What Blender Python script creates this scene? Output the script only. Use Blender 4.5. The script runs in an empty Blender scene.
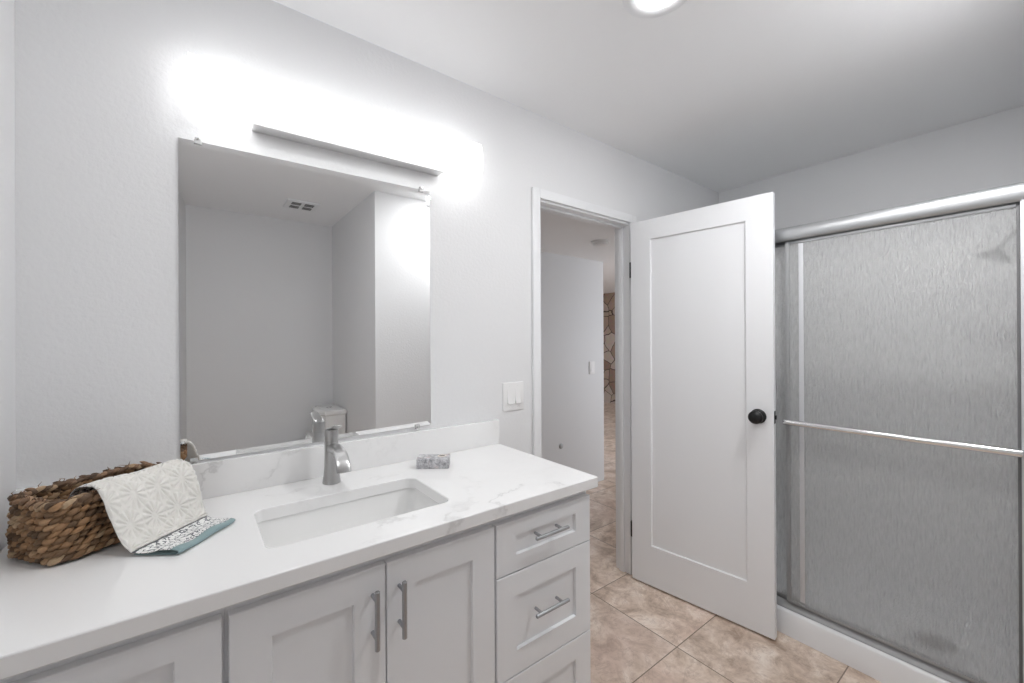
import bpy, bmesh, math, random
from mathutils import Vector, Matrix
random.seed(7)
C = bpy.context.scene.collection
sc = bpy.context.scene
R = math.radians
PI = math.pi

# ------------------------------------------------------------------ camera
CAM = dict(f=415.523, yaw=37.318, pitch=0.085, roll=-0.256, D=1.508, h=1.366, vs=-1.396)
def make_camera():
    y, t, q = R(CAM['yaw']), R(CAM['pitch']), R(CAM['roll'])
    fw = Vector((math.sin(y), math.cos(y), 0)); r = Vector((math.cos(y), -math.sin(y), 0)); u = Vector((0, 0, 1))
    fw, u = fw*math.cos(t) + u*math.sin(t), u*math.cos(t) - fw*math.sin(t)
    r, u = r*math.cos(q) + u*math.sin(q), u*math.cos(q) - r*math.sin(q)
    cam = bpy.data.cameras.new('camera'); o = bpy.data.objects.new('camera', cam); C.objects.link(o)
    cam.sensor_width = 36; cam.sensor_fit = 'HORIZONTAL'; cam.lens = CAM['f']/1024*36
    cam.shift_y = CAM['vs']/1024; cam.clip_start = .02
    m = Matrix((r, u, -fw)).transposed().to_4x4(); m.translation = (0, -CAM['D'], CAM['h'])
    o.matrix_world = m
    sc.camera = o
make_camera()

# ------------------------------------------------------------------ view, world, added daylight
sc.view_settings.view_transform = 'Standard'; sc.view_settings.look = 'None'
sc.view_settings.gamma = 1; sc.view_settings.use_curve_mapping = False
sc.view_settings.exposure = 0.10
VANITY_EMIT = 1.9
CEILING_EMIT = 70.6
FILL2_EMIT = 114.2  # added fill lamp over the vanity
FILL3_EMIT = 272.0  # added fill lamp before the shower
ADDED_DAYLIGHT_W = 40.0
sc.cycles.use_denoising = True; sc.cycles.blur_glossy = 1.0
sc.cycles.max_bounces = 16; sc.cycles.diffuse_bounces = 8; sc.cycles.glossy_bounces = 6
sc.cycles.transmission_bounces = 10; sc.cycles.transparent_max_bounces = 12
sc.cycles.caustics_reflective = True; sc.cycles.caustics_refractive = True
w = bpy.data.worlds.new('world'); sc.world = w; w.use_nodes = True
w.node_tree.nodes['Background'].inputs[0].default_value = (.75, .85, 1, 1)
w.node_tree.nodes['Background'].inputs[1].default_value = 1.0
def area(name, loc, rot, sx, sy, watts, col=(1, 1, 1)):
    l = bpy.data.lights.new(name, 'AREA'); l.shape = 'RECTANGLE'; l.size = sx; l.size_y = sy; l.energy = watts; l.color = col
    o = bpy.data.objects.new(name, l); C.objects.link(o); o.location = loc; o.rotation_euler = rot
    return o
# area lamp added in the far living room, as daylight from an unseen opening
area('added_daylight', (5.4, -.35, 1.25), (R(90), 0, 0), 2.3, 2.0, ADDED_DAYLIGHT_W, (.95, .97, 1))

# ------------------------------------------------------------------ materials
def mat(name, col=(.8, .8, .8), rough=.5, metal=0, **kw):
    m = bpy.data.materials.new(name); m.use_nodes = True
    b = m.node_tree.nodes['Principled BSDF']
    b.inputs['Base Color'].default_value = (*col, 1); b.inputs['Roughness'].default_value = rough; b.inputs['Metallic'].default_value = metal
    for k, v in kw.items(): b.inputs[k].default_value = v
    return m
def N(m, typ, **kw):
    n = m.node_tree.nodes.new(typ)
    for k, v in kw.items(): setattr(n, k, v)
    return n
def L(m, a, b): m.node_tree.links.new(a, b)
def P(m): return m.node_tree.nodes['Principled BSDF']
def coords(m, scale=(1, 1, 1), out='Object', loc=(0, 0, 0), rot=(0, 0, 0)):
    tc = N(m, 'ShaderNodeTexCoord'); mp = N(m, 'ShaderNodeMapping')
    mp.inputs['Scale'].default_value = scale; mp.inputs['Location'].default_value = loc; mp.inputs['Rotation'].default_value = rot
    L(m, tc.outputs[out], mp.inputs['Vector']); return mp.outputs[0]
def noise(m, vec, scale, detail=2, rough=.5, dist=0):
    n = N(m, 'ShaderNodeTexNoise'); n.inputs['Scale'].default_value = scale; n.inputs['Detail'].default_value = detail
    n.inputs['Roughness'].default_value = rough; n.inputs['Distortion'].default_value = dist
    if vec is not None: L(m, vec, n.inputs['Vector'])
    return n
def ramp(m, fac, stops):
    r = N(m, 'ShaderNodeValToRGB'); e = r.color_ramp.elements
    while len(e) < len(stops): e.new(.5)
    for x, (p, c) in zip(e, stops): x.position = p; x.color = (*c, 1) if len(c) == 3 else c
    L(m, fac, r.inputs[0]); return r.outputs[0]
def math_(m, op, a, b=None, clamp=False):
    n = N(m, 'ShaderNodeMath', operation=op); n.use_clamp = clamp
    for i, x in enumerate((a, b)):
        if x is None: continue
        if isinstance(x, (int, float)): n.inputs[i].default_value = x
        else: L(m, x, n.inputs[i])
    return n.outputs[0]
def mix(m, fac, a, b, mode='MIX'):
    n = N(m, 'ShaderNodeMix', data_type='RGBA', blend_type=mode)
    for s, x in ((n.inputs[0], fac), (n.inputs[6], a), (n.inputs[7], b)):
        if isinstance(x, (int, float)): s.default_value = x
        elif isinstance(x, tuple): s.default_value = (*x, 1)
        else: L(m, x, s)
    return n.outputs[2]
def bump(m, height, strength=.3, dist=.002):
    b = N(m, 'ShaderNodeBump'); b.inputs['Strength'].default_value = strength; b.inputs['Distance'].default_value = dist
    L(m, height, b.inputs['Height']); L(m, b.outputs[0], P(m).inputs['Normal']); return b

def paint(name, col, rough=.6, b=.35, scale=90):
    m = mat(name, col, rough)
    n = noise(m, coords(m), scale, 3, .6)
    bump(m, n.outputs[0], b, .003); return m
M = {}
M['wall'] = paint('wall_paint', (.785, .79, .80), .55, .42, 75)
M['ceiling'] = paint('ceiling_paint', (.89, .895, .905), .8, .2, 90)
M['hall_paint'] = paint('hall_paint', (.77, .785, .80), .5, .15)
M['trim'] = mat('trim_gloss_white', (.835, .845, .86), .32)
M['door'] = mat('door_white', (.85, .86, .878), .38)
M['cab'] = mat('cabinet_white', (.83, .842, .862), .40)
M['cab_in'] = mat('cabinet_frame_grey', (.62, .62, .63), .55)
M['porcelain'] = mat('porcelain', (.86, .86, .855), .12)
M['plastic'] = mat('switch_plastic', (.86, .86, .86), .3)
M['pan'] = mat('shower_pan_white', (.86, .875, .895), .25)
M['bounce_white'] = mat('bounce_panel_white', (.90, .90, .90), .35)  # for the panels added to bounce light in the shower
M['black'] = mat('matte_black', (.012, .012, .013), .35, .3)
M['dark'] = mat('dark_bronze', (.03, .028, .027), .4, .5)
M['slot'] = mat('vent_slot', (.16, .16, .16), .8)
M['alu'] = mat('satin_aluminium', (.46, .47, .48), .36, .75)
M['alu_dull'] = mat('dull_aluminium', (.36, .365, .37), .55, .3)
M['alu_strip'] = mat('frosted_aluminium', (.66, .67, .69), .5, .5)
M['gasket'] = mat('grey_gasket', (.16, .16, .165), .6)
M['chrome'] = mat('chrome', (.8, .8, .8), .15, 1)
M['mirror'] = mat('silvered_glass', (.92, .925, .925), .0, 1)
M['bracket'] = mat('lamp_bracket_chrome', (.74, .74, .74), .30, .6)

m = M['nickel'] = mat('brushed_nickel', (.50, .50, .50), .30, 1)
bump(m, noise(m, coords(m, (700, 700, 20)), 1, 1).outputs[0], .06, .0006)
m = M['pull'] = mat('satin_nickel_pull', (.44, .45, .47), .30, 1)

def clearplastic():
    m = mat('clear_clip_plastic', (.9, .9, .9), .15); P(m).inputs['Transmission Weight'].default_value = .5; return m
M['clip'] = clearplastic()

def quartz():
    m = mat('veined_quartz', (.88, .88, .88), .16)
    v = coords(m)
    warp = noise(m, v, 2.6, 6, .62)
    vm = N(m, 'ShaderNodeVectorMath', operation='MULTIPLY_ADD')
    L(m, warp.outputs[1], vm.inputs[0]); vm.inputs[1].default_value = (.55, .55, .55); L(m, v, vm.inputs[2])
    n = noise(m, vm.outputs[0], 1.9, 3, .5)
    d = math_(m, 'ABSOLUTE', math_(m, 'SUBTRACT', n.outputs[0], .52))
    line = math_(m, 'SUBTRACT', 1, math_(m, 'MULTIPLY', d, 58), True)
    n2 = noise(m, v, 9, 4, .6)
    breakup = math_(m, 'MULTIPLY', math_(m, 'SUBTRACT', n2.outputs[0], .44), 7, True)
    big = math_(m, 'MULTIPLY', math_(m, 'SUBTRACT', noise(m, coords(m, loc=(3.1, 1.7, .4)), 2.2, 1).outputs[0], .46), 9, True)
    f = math_(m, 'MULTIPLY', math_(m, 'MULTIPLY', line, breakup), big)
    halo = math_(m, 'MULTIPLY', math_(m, 'MULTIPLY', math_(m, 'SUBTRACT', 1, math_(m, 'MULTIPLY', d, 14), True), .055), big)
    f = math_(m, 'ADD', math_(m, 'MULTIPLY', f, .34), halo, True)
    L(m, mix(m, f, (.88, .88, .88), (.40, .395, .39)), P(m).inputs['Base Color'])
    return m
M['quartz'] = quartz()

def tile():
    m = mat('travertine_tile', (.5, .4, .33), .33)
    S = .497
    tc = N(m, 'ShaderNodeTexCoord'); sp = N(m, 'ShaderNodeSeparateXYZ'); L(m, tc.outputs['Object'], sp.inputs[0])
    def axis(o, off):
        a = math_(m, 'DIVIDE', math_(m, 'SUBTRACT', o, off), S)
        fr = math_(m, 'FRACT', a); fl = math_(m, 'FLOOR', a)
        e = math_(m, 'MINIMUM', fr, math_(m, 'SUBTRACT', 1, fr))
        return e, fl
    ex, fx = axis(sp.outputs[0], 1.70 - 5*S); ey, fy = axis(sp.outputs[1], -.477 - 5*S)
    edge = math_(m, 'MINIMUM', ex, ey)
    gr = math_(m, 'LESS_THAN', edge, .0046)
    cb = N(m, 'ShaderNodeCombineXYZ'); L(m, fx, cb.inputs[0]); L(m, fy, cb.inputs[1])
    wn = N(m, 'ShaderNodeTexWhiteNoise', noise_dimensions='3D'); L(m, cb.outputs[0], wn.inputs[0])
    off = N(m, 'ShaderNodeVectorMath', operation='MULTIPLY_ADD'); L(m, wn.outputs[1], off.inputs[0]); off.inputs[1].default_value = (7, 7, 7); L(m, tc.outputs['Object'], off.inputs[2])
    n1 = noise(m, off.outputs[0], 8.5, 9, .68, .5)
    n2 = noise(m, off.outputs[0], 26, 6, .7)
    n3 = noise(m, off.outputs[0], 2.2, 3, .5)
    c = ramp(m, n1.outputs[0], [(.34, (.40, .295, .225)), (.46, (.64, .51, .41)), (.55, (.76, .635, .535)), (.66, (.90, .80, .71))])
    c = mix(m, math_(m, 'MULTIPLY', math_(m, 'SUBTRACT', n2.outputs[0], .5), 3.0, True), c, (.42, .30, .23))
    pk = math_(m, 'MULTIPLY', math_(m, 'SUBTRACT', n3.outputs[0], .5), 2.2, True)
    c = mix(m, pk, c, (.74, .57, .49))
    # thin dark fissures
    vd = math_(m, 'ABSOLUTE', math_(m, 'SUBTRACT', noise(m, off.outputs[0], 8, 5, .6, 1.0).outputs[0], .5))
    fis = math_(m, 'MULTIPLY', math_(m, 'SUBTRACT', 1, math_(m, 'MULTIPLY', vd, 60), True), .35)
    c = mix(m, fis, c, (.36, .25, .19))
    hv = N(m, 'ShaderNodeHueSaturation'); L(m, c, hv.inputs['Color'])
    L(m, math_(m, 'ADD', .92, math_(m, 'MULTIPLY', wn.outputs[0], .16)), hv.inputs['Value'])
    c = mix(m, gr, hv.outputs[0], (.22, .165, .125))
    L(m, c, P(m).inputs['Base Color'])
    h = math_(m, 'SUBTRACT', math_(m, 'MULTIPLY', n2.outputs[0], .15), gr)
    bump(m, h, .25, .003)
    return m
M['tile'] = tile()

def rain_glass():
    """obscure pane: part clear, part rippled refraction, part scatter from the pebbled face"""
    m = mat('rain_glass', (.97, .972, .972), .06, IOR=1.16)
    P(m).inputs['Transmission Weight'].default_value = 1.0
    n = noise(m, coords(m, (1, 150, 26)), 1, 3, .55, .4)
    n2 = noise(m, coords(m, (1, 330, 90)), 1, 2, .5)
    h = math_(m, 'ADD', n.outputs[0], math_(m, 'MULTIPLY', n2.outputs[0], .4))
    b = bump(m, h, 1.0, .012)
    tr = N(m, 'ShaderNodeBsdfTranslucent'); tr.inputs[0].default_value = (.92, .925, .925, 1); L(m, b.outputs[0], tr.inputs['Normal'])
    df = N(m, 'ShaderNodeBsdfDiffuse'); df.inputs[0].default_value = (.88, .885, .885, 1); L(m, b.outputs[0], df.inputs['Normal'])
    tp = N(m, 'ShaderNodeBsdfTransparent'); tp.inputs[0].default_value = (.95, .955, .955, 1)
    def mx(f, a, c):
        x = N(m, 'ShaderNodeMixShader'); L(m, a, x.inputs[1]); L(m, c, x.inputs[2])
        if isinstance(f, float): x.inputs[0].default_value = f
        else: L(m, f, x.inputs[0])
        return x.outputs[0]
    clear = mx(.55, tp.outputs[0], P(m).outputs[0])
    scat = mx(.64, tr.outputs[0], df.outputs[0])
    # ripples let more or less of the view through
    f = math_(m, 'ADD', .33, math_(m, 'MULTIPLY', n.outputs[0], .24))
    L(m, mx(f, clear, scat), m.node_tree.nodes['Material Output'].inputs[0])
    return m
M['glass'] = rain_glass()
def clear_face():
    m = mat('clear_back_face', (.96, .965, .965), .05)
    tp = N(m, 'ShaderNodeBsdfTransparent'); tp.inputs[0].default_value = (.96, .965, .965, 1)
    gl = N(m, 'ShaderNodeBsdfGlossy'); gl.inputs['Roughness'].default_value = .05
    x = N(m, 'ShaderNodeMixShader'); x.inputs[0].default_value = .04; L(m, tp.outputs[0], x.inputs[1]); L(m, gl.outputs[0], x.inputs[2])
    L(m, x.outputs[0], m.node_tree.nodes['Material Output'].inputs[0]); return m
M['glass_back'] = clear_face()

def emis(name, col, s, base=(.9, .9, .9)):
    m = mat(name, base, .4); P(m).inputs['Emission Color'].default_value = (*col, 1); P(m).inputs['Emission Strength'].default_value = s; return m
M['diffuser'] = emis('lamp_diffuser', (1, 1, 1), VANITY_EMIT)
M['bulb'] = emis('lamp_bulb', (1, 1, 1), VANITY_EMIT*3.2)
M['lens'] = emis('ceiling_lamp_lens', (1, 1, 1), CEILING_EMIT)
M['fill_lens2'] = emis('added_fill_lens_2', (1, 1, 1), FILL2_EMIT)
M['fill_lens3'] = emis('added_fill_lens_3', (1, 1, 1), FILL3_EMIT)

def stone():
    m = mat('rubble_stone', (.4, .3, .25), .85)
    v = coords(m)
    wv = noise(m, v, 3, 3)
    vm = N(m, 'ShaderNodeVectorMath', operation='MULTIPLY_ADD'); L(m, wv.outputs[1], vm.inputs[0]); vm.inputs[1].default_value = (.12, .12, .12); L(m, v, vm.inputs[2])
    a = N(m, 'ShaderNodeTexVoronoi', feature='F1'); a.inputs['Scale'].default_value = 3.6; L(m, vm.outputs[0], a.inputs['Vector'])
    e = N(m, 'ShaderNodeTexVoronoi', feature='DISTANCE_TO_EDGE'); e.inputs['Scale'].default_value = 3.6; L(m, vm.outputs[0], e.inputs['Vector'])
    sepc = N(m, 'ShaderNodeSeparateColor'); L(m, a.outputs['Color'], sepc.inputs[0])
    c = ramp(m, sepc.outputs[0], [(0, (.30, .20, .15)), (.35, (.42, .31, .24)), (.7, (.50, .40, .33)), (1, (.58, .49, .42))])
    c = mix(m, .35, c, noise(m, v, 14, 5).outputs[1], 'SOFT_LIGHT')
    j = math_(m, 'LESS_THAN', e.outputs['Distance'], .024)
    L(m, mix(m, j, c, (.10, .07, .055)), P(m).inputs['Base Color'])
    bump(m, math_(m, 'MINIMUM', e.outputs['Distance'], .12), .8, .05)
    return m
M['stone'] = stone()

def straw(name, tint):
    m = mat(name, (.3, .2, .12), .62)
    g = N(m, 'ShaderNodeNewGeometry')
    c = ramp(m, g.outputs['Random Per Island'], [(0, tuple(x*.30 for x in tint)), (.40, tuple(x*.85 for x in tint)), (.75, tuple(x*1.5 for x in tint)), (1, (.60, .43, .27))])
    n = noise(m, coords(m, (1, 1, 1)), 160, 4)
    c = mix(m, math_(m, 'MULTIPLY', n.outputs[0], .55), c, tuple(x*.35 for x in tint))
    L(m, c, P(m).inputs['Base Color'])
    bump(m, noise(m, coords(m, (1, 1, 3)), 380, 3).outputs[0], .5, .002)
    return m
M['straw'] = straw('seagrass', (.31, .175, .085))
M['straw_rim'] = straw('seagrass_rim', (.25, .148, .085))
M['straw_in'] = mat('seagrass_lining', (.055, .03, .017), .8)

def cloth(name, col, sc_=900, b=.5):
    m = mat(name, col, .85); P(m).inputs['Sheen Weight'].default_value = .3
    bump(m, noise(m, coords(m), sc_, 2).outputs[0], b, .0015); return m
M['terry'] = cloth('white_terry', (.84, .825, .785))
M['teal'] = cloth('teal_hem', (.24, .34, .355), 700, .3)
def printed():
    m = cloth('printed_border', (.85, .85, .84), 900, .2)
    v = coords(m, out='UV')
    a = N(m, 'ShaderNodeTexVoronoi', feature='DISTANCE_TO_EDGE'); a.inputs['Scale'].default_value = 95; L(m, v, a.inputs['Vector'])
    n = noise(m, v, 130, 2)
    f1 = math_(m, 'LESS_THAN', a.outputs['Distance'], .085)
    f2 = math_(m, 'GREATER_THAN', n.outputs[0], .47)
    f = math_(m, 'MULTIPLY', f1, f2)
    sp = N(m, 'ShaderNodeSeparateXYZ'); L(m, v, sp.inputs[0])
    # solid dark rule next to the terry
    r = math_(m, 'MULTIPLY', math_(m, 'LESS_THAN', sp.outputs[1], .0062), math_(m, 'GREATER_THAN', sp.outputs[1], .0018))
    f = math_(m, 'MAXIMUM', f, r)
    L(m, mix(m, f, (.85, .85, .84), (.055, .065, .085)), P(m).inputs['Base Color'])
    return m
M['print'] = printed()
def soap_paper():
    m = mat('patterned_paper', (.5, .5, .5), .5)
    v = coords(m)
    a = N(m, 'ShaderNodeTexVoronoi', feature='F1'); a.inputs['Scale'].default_value = 190; L(m, v, a.inputs['Vector'])
    n = noise(m, v, 75, 4, .72)
    c = ramp(m, n.outputs[0], [(.34, (.22, .22, .23)), (.46, (.42, .42, .44)), (.56, (.58, .58, .60)), (.68, (.78, .77, .78))])
    p = math_(m, 'MULTIPLY', math_(m, 'SUBTRACT', noise(m, coords(m, loc=(.4, .2, 0)), 28, 1).outputs[0], .56), 6, True)
    c = mix(m, math_(m, 'MULTIPLY', p, .5), c, (.50, .30, .28))
    L(m, c, P(m).inputs['Base Color']); return m
M['soap'] = soap_paper()
M['paper_white'] = mat('pale_paper', (.66, .65, .66), .5)
M['label_cream'] = mat('cream_label', (.72, .67, .60), .5)
M['label_dark'] = mat('brown_mark', (.07, .05, .04), .5)

# ------------------------------------------------------------------ mesh helpers
def BM(): return bmesh.new()
def box(bm, a, b, bev=0, seg=2):
    x0, y0, z0 = a; x1, y1, z1 = b
    if x1 < x0: x0, x1 = x1, x0
    if y1 < y0: y0, y1 = y1, y0
    if z1 < z0: z0, z1 = z1, z0
    v = [bm.verts.new(p) for p in ((x0,y0,z0),(x1,y0,z0),(x1,y1,z0),(x0,y1,z0),(x0,y0,z1),(x1,y0,z1),(x1,y1,z1),(x0,y1,z1))]
    f = [bm.faces.new([v[i] for i in q]) for q in ((0,3,2,1),(4,5,6,7),(0,1,5,4),(1,2,6,5),(2,3,7,6),(3,0,4,7))]
    if bev:
        ed = list({e for g in f for e in g.edges})
        bmesh.ops.bevel(bm, geom=ed, offset=bev, segments=seg, profile=.6, affect='EDGES')
def rings(bm, loops, cap0=True, cap1=True, closed=True):
    vs = [[bm.verts.new(p) for p in l] for l in loops]
    n = len(vs[0])
    for a, b in zip(vs, vs[1:]):
        for i in range(n if closed else n - 1):
            j = (i + 1) % n; bm.faces.new((a[i], a[j], b[j], b[i]))
    if cap0: bm.faces.new(vs[0][::-1])
    if cap1: bm.faces.new(vs[-1])
    return vs
def lathe(bm, prof, c=(0, 0, 0), axis='z', n=32, cap0=True, cap1=True):
    ls = []
    for r, h in prof:
        l = []
        for i in range(n):
            a = 2*PI*i/n; x, y = r*math.cos(a), r*math.sin(a)
            p = {'z': (x, y, h), 'y': (x, h, -y), 'x': (h, x, y)}[axis]
            l.append((c[0]+p[0], c[1]+p[1], c[2]+p[2]))
        ls.append(l)
    rings(bm, ls, cap0, cap1)
def frame_for(d):
    d = d.normalized(); up = Vector((0, 0, 1)) if abs(d.z) < .95 else Vector((1, 0, 0))
    a = d.cross(up).normalized(); return a, a.cross(d).normalized()
def tube(bm, pts, r, n=12, cap=True):
    pts = [Vector(p) for p in pts]; ls = []
    for i, p in enumerate(pts):
        d = pts[min(i+1, len(pts)-1)] - pts[max(i-1, 0)]
        a, b = frame_for(d); rr = r[i] if isinstance(r, (list, tuple)) else r
        ls.append([p + a*rr*math.cos(2*PI*k/n) + b*rr*math.sin(2*PI*k/n) for k in range(n)])
    rings(bm, ls, cap, cap)
def extrude_profile(bm, prof, axis, a, b):
    """prof: list of 2-D points; axis 'x' -> (y,z), 'y' -> (x,z)"""
    def P3(t, p): return (t, p[0], p[1]) if axis == 'x' else (p[0], t, p[1])
    rings(bm, [[P3(a, p) for p in prof], [P3(b, p) for p in prof]])
def rrect(x0, y0, x1, y1, r, n=6):
    out = []
    for cx, cy, a0 in ((x1-r, y1-r, 0), (x0+r, y1-r, 90), (x0+r, y0+r, 180), (x1-r, y0+r, 270)):
        for k in range(n+1):
            a = R(a0 + 90*k/n); out.append((cx + r*math.cos(a), cy + r*math.sin(a)))
    return out
def mk(name, bm, m, parent=None, smooth=35, shift=None, recalc=True):
    if recalc: bmesh.ops.recalc_face_normals(bm, faces=bm.faces[:])
    if shift is not None: bmesh.ops.translate(bm, verts=bm.verts[:], vec=-Vector(shift))
    me = bpy.data.meshes.new(name); bm.to_mesh(me); bm.free()
    if smooth:
        for p in me.polygons: p.use_smooth = True
        me.set_sharp_from_angle(angle=R(smooth))
    if isinstance(m, str): m = M[m]
    me.materials.append(m)
    o = bpy.data.objects.new(name, me); C.objects.link(o)
    if parent is not None: o.parent = parent
    return o
def thing(name, label, cat, loc=(0, 0, 0), rot=(0, 0, 0), group=None):
    o = bpy.data.objects.new(name, None); C.objects.link(o); o.location = loc; o.rotation_euler = rot
    o.empty_display_size = .05
    o['label'] = label; o['category'] = cat
    if group: o['group'] = group
    return o
def tag(o, label, cat, group=None):
    o['label'] = label; o['category'] = cat
    if group: o['group'] = group
    return o
def struct(name, bm, m, parent=None, label=None, smooth=30):
    o = mk(name, bm, m, parent, smooth)
    if parent is None:
        o['kind'] = 'structure'
        if label: o['label'] = label; o['category'] = name.split('_')[0]
    return o

# ------------------------------------------------------------------ the room shell
XL, XR, H = -.341, 3.069, 2.451        # left wall, shower back wall, ceiling
YF, YS = -2.66, -1.478                 # alcove back wall, wall behind the camera side
XA = 1.03                              # alcove side wall
DX0, DX1, DZ = 1.304, 2.024, 2.055     # door opening
bm = BM(); box(bm, (XL-.12, YF-.12, -.06), (7.6, 6.2, 0)); struct('floor', bm, 'tile', label='beige stone tile floor with thin dark grout lines')
bm = BM()
box(bm, (XL-.12, 0, 0), (DX0, .100, H)); box(bm, (DX0, 0, DZ), (DX1, .100, H)); box(bm, (DX1, 0, 0), (XR+.13, .100, H))
struct('wall_back', bm, 'wall', label='pale textured wall behind the vanity and around the doorway')
bm = BM(); box(bm, (XL-.12, YF-.12, 0), (XL, -.0005, H)); struct('wall_left', bm, 'wall', label='pale wall at the left edge beside the basket')
bm = BM(); box(bm, (XR, YS, 0), (XR+.12, -.0005, H)); struct('wall_right', bm, 'wall', label='pale wall at the back of the shower')
bm = BM(); box(bm, (XL, YF-.12, 0), (XA, YF, H)); struct('wall_rear', bm, 'wall', label='pale back wall of the toilet nook seen in the mirror')
bm = BM(); box(bm, (XA, YF-.12, 0), (XR+.12, YS, H)); struct('wall_front', bm, 'wall', label='pale wall facing the vanity, seen in the mirror')
bm = BM(); box(bm, (XL-.12, YF-.12, H), (XR+.12, -.0005, H+.08)); struct('ceiling', bm, 'ceiling', label='flat white bathroom ceiling')

# hallway and the room beyond it
HC, HY, HX = 2.13, 1.175, 3.175
bm = BM(); box(bm, (.2, HY, 0), (HX, HY+.12, 2.5), .012, 3); struct('wall_hall', bm, 'hall_paint', label='grey white hallway wall seen through the doorway')
bm = BM(); box(bm, (.08, .1005, 0), (.2, HY+.12, 2.5)); struct('wall_hall_end', bm, 'hall_paint')
bm = BM(); box(bm, (.2, .1005, HC), (HX, HY-.0005, HC+.37)); struct('ceiling_hall', bm, 'ceiling', label='low white hallway ceiling')
bm = BM(); box(bm, (HX, -.7, 2.40), (7.4, 6.1, 2.48)); struct('ceiling_living_room', bm, 'ceiling')
bm = BM(); box(bm, (7.2, -.7, 0), (7.4, 6.1, 2.399)); struct('wall_stone', bm, 'stone', label='brown rubble stone wall far beyond the hallway')
bm = BM(); box(bm, (.2, 6.0, 0), (7.2, 6.12, 2.399)); struct('wall_living_room', bm, 'hall_paint')
bm = BM(); box(bm, (.08, HY+.125, 0), (.2, 6.12, 2.48)); struct('wall_living_room_side', bm, 'hall_paint')
bm = BM()
box(bm, (XR+.13, -.72, 0), (4.2, -.60, 2.399)); box(bm, (6.6, -.72, 0), (7.2, -.60, 2.399)); box(bm, (4.2, -.72, 2.28), (6.6, -.60, 2.399)); box(bm, (4.2, -.72, 0), (6.6, -.60, .2))
struct('wall_living_room_window', bm, 'hall_paint')

# door casing, jambs and stops
bm = BM()
def casing(bm, x0, x1, z0, z1): box(bm, (x0, -.016, z0), (x1, -.0002, z1), .003)
CW = .046
box(bm, (DX0-CW+.008, -.017, 0), (DX0+.008, -.0002, DZ+CW-.008), .004)
box(bm, (DX1-.006, -.013, 0), (DX1+CW-.006, -.0002, DZ+CW-.008), .004)
box(bm, (DX0+.008, -.0165, DZ-.008), (DX1-.006, -.0002, DZ+CW-.008), .004)
struct('trim_1', bm, 'trim', label='white casing around the bathroom doorway')
bm = BM()
J = .018
box(bm, (DX0+.0002, -.0002, 0), (DX0+J, .1002, DZ), .001)
box(bm, (DX1-J+.006, -.0002, 0), (DX1-.0002, .1002, DZ), .001)
box(bm, (DX0+J, -.0002, DZ-J), (DX1-J+.006, .1002, DZ-.0002), .001)
# stops
box(bm, (DX0+J, .042, 0), (DX0+J+.011, .077, DZ-J), .002)
box(bm, (DX1-J-.005, .042, 0), (DX1-J+.006, .077, DZ-J), .002)
box(bm, (DX0+J+.011, .042, DZ-J-.011), (DX1-J-.005, .077, DZ-J), .002)
struct('trim_2', bm, 'trim', label='white jambs and stops inside the doorway')
bm = BM()
box(bm, (DX0-CW+.008, .1003, 0), (DX0+.008, .112, DZ+CW-.008), .004)
box(bm, (DX1-.008, .1003, 0), (DX1+CW-.008, .112, DZ+CW-.008), .004)
box(bm, (DX0+.008, .1003, DZ-.008), (DX1-.008, .112, DZ+CW-.008), .004)
struct('trim_3', bm, 'trim')

# ------------------------------------------------------------------ vanity cabinets
def shaker(bm, x0, x1, z0, z1, sx, rt, rb, yb=-.5455, yf=-.565, rec=.009):
    """one shaker front: stiles and rails round a recessed flat panel, facing -y"""
    xi0, xi1, zi0, zi1 = x0+sx, x1-sx, z0+rb, z1-rt
    b = .0018
    def q(pts): return [bm.verts.new(p) for p in pts]
    ch = .0022
    back = q([(x0, yb, z0), (x1, yb, z0), (x1, yb, z1), (x0, yb, z1)])
    side = q([(x0, yf+b, z0), (x1, yf+b, z0), (x1, yf+b, z1), (x0, yf+b, z1)])
    out = q([(x0+b, yf, z0+b), (x1-b, yf, z0+b), (x1-b, yf, z1-b), (x0+b, yf, z1-b)])
    inn = q([(xi0, yf, zi0), (xi1, yf, zi0), (xi1, yf, zi1), (xi0, yf, zi1)])
    pan = q([(xi0+ch, yf+rec, zi0+ch), (xi1-ch, yf+rec, zi0+ch), (xi1-ch, yf+rec, zi1-ch), (xi0+ch, yf+rec, zi1-ch)])
    bm.faces.new(back); bm.faces.new(pan)
    for a, c in ((back, side), (side, out), (out, inn), (inn, pan)):
        for i in range(4):
            j = (i+1) % 4; bm.faces.new((a[i], a[j], c[j], c[i]))
def pull(parent, p, vertical, length=.131, posts=.084, y0=-.565, loc=(0, 0, 0)):
    """bar pull centred at p=(x,z)"""
    x, z = p; yb = y0 - .032; r = .0058
    bm = BM()
    d = (0, 1) if vertical else (1, 0)
    h = length/2
    e = [(x-d[0]*h, yb, z-d[1]*h), (x+d[0]*h, yb, z+d[1]*h)]
    a, b = Vector(e[0]), Vector(e[1]); t = (b-a).normalized()
    tube(bm, [a, a+t*.0015, b-t*.0015, b], [r*.75, r, r, r*.75], 16)
    for s in (-1, 1):
        cx, cz = x+d[0]*s*posts/2, z+d[1]*s*posts/2
        tube(bm, [(cx, y0+.0005, cz), (cx, yb, cz)], .0045, 12)
    return mk('handle', bm, 'pull', parent, 40, loc)
CT = .879                                # underside of the worktop
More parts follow.
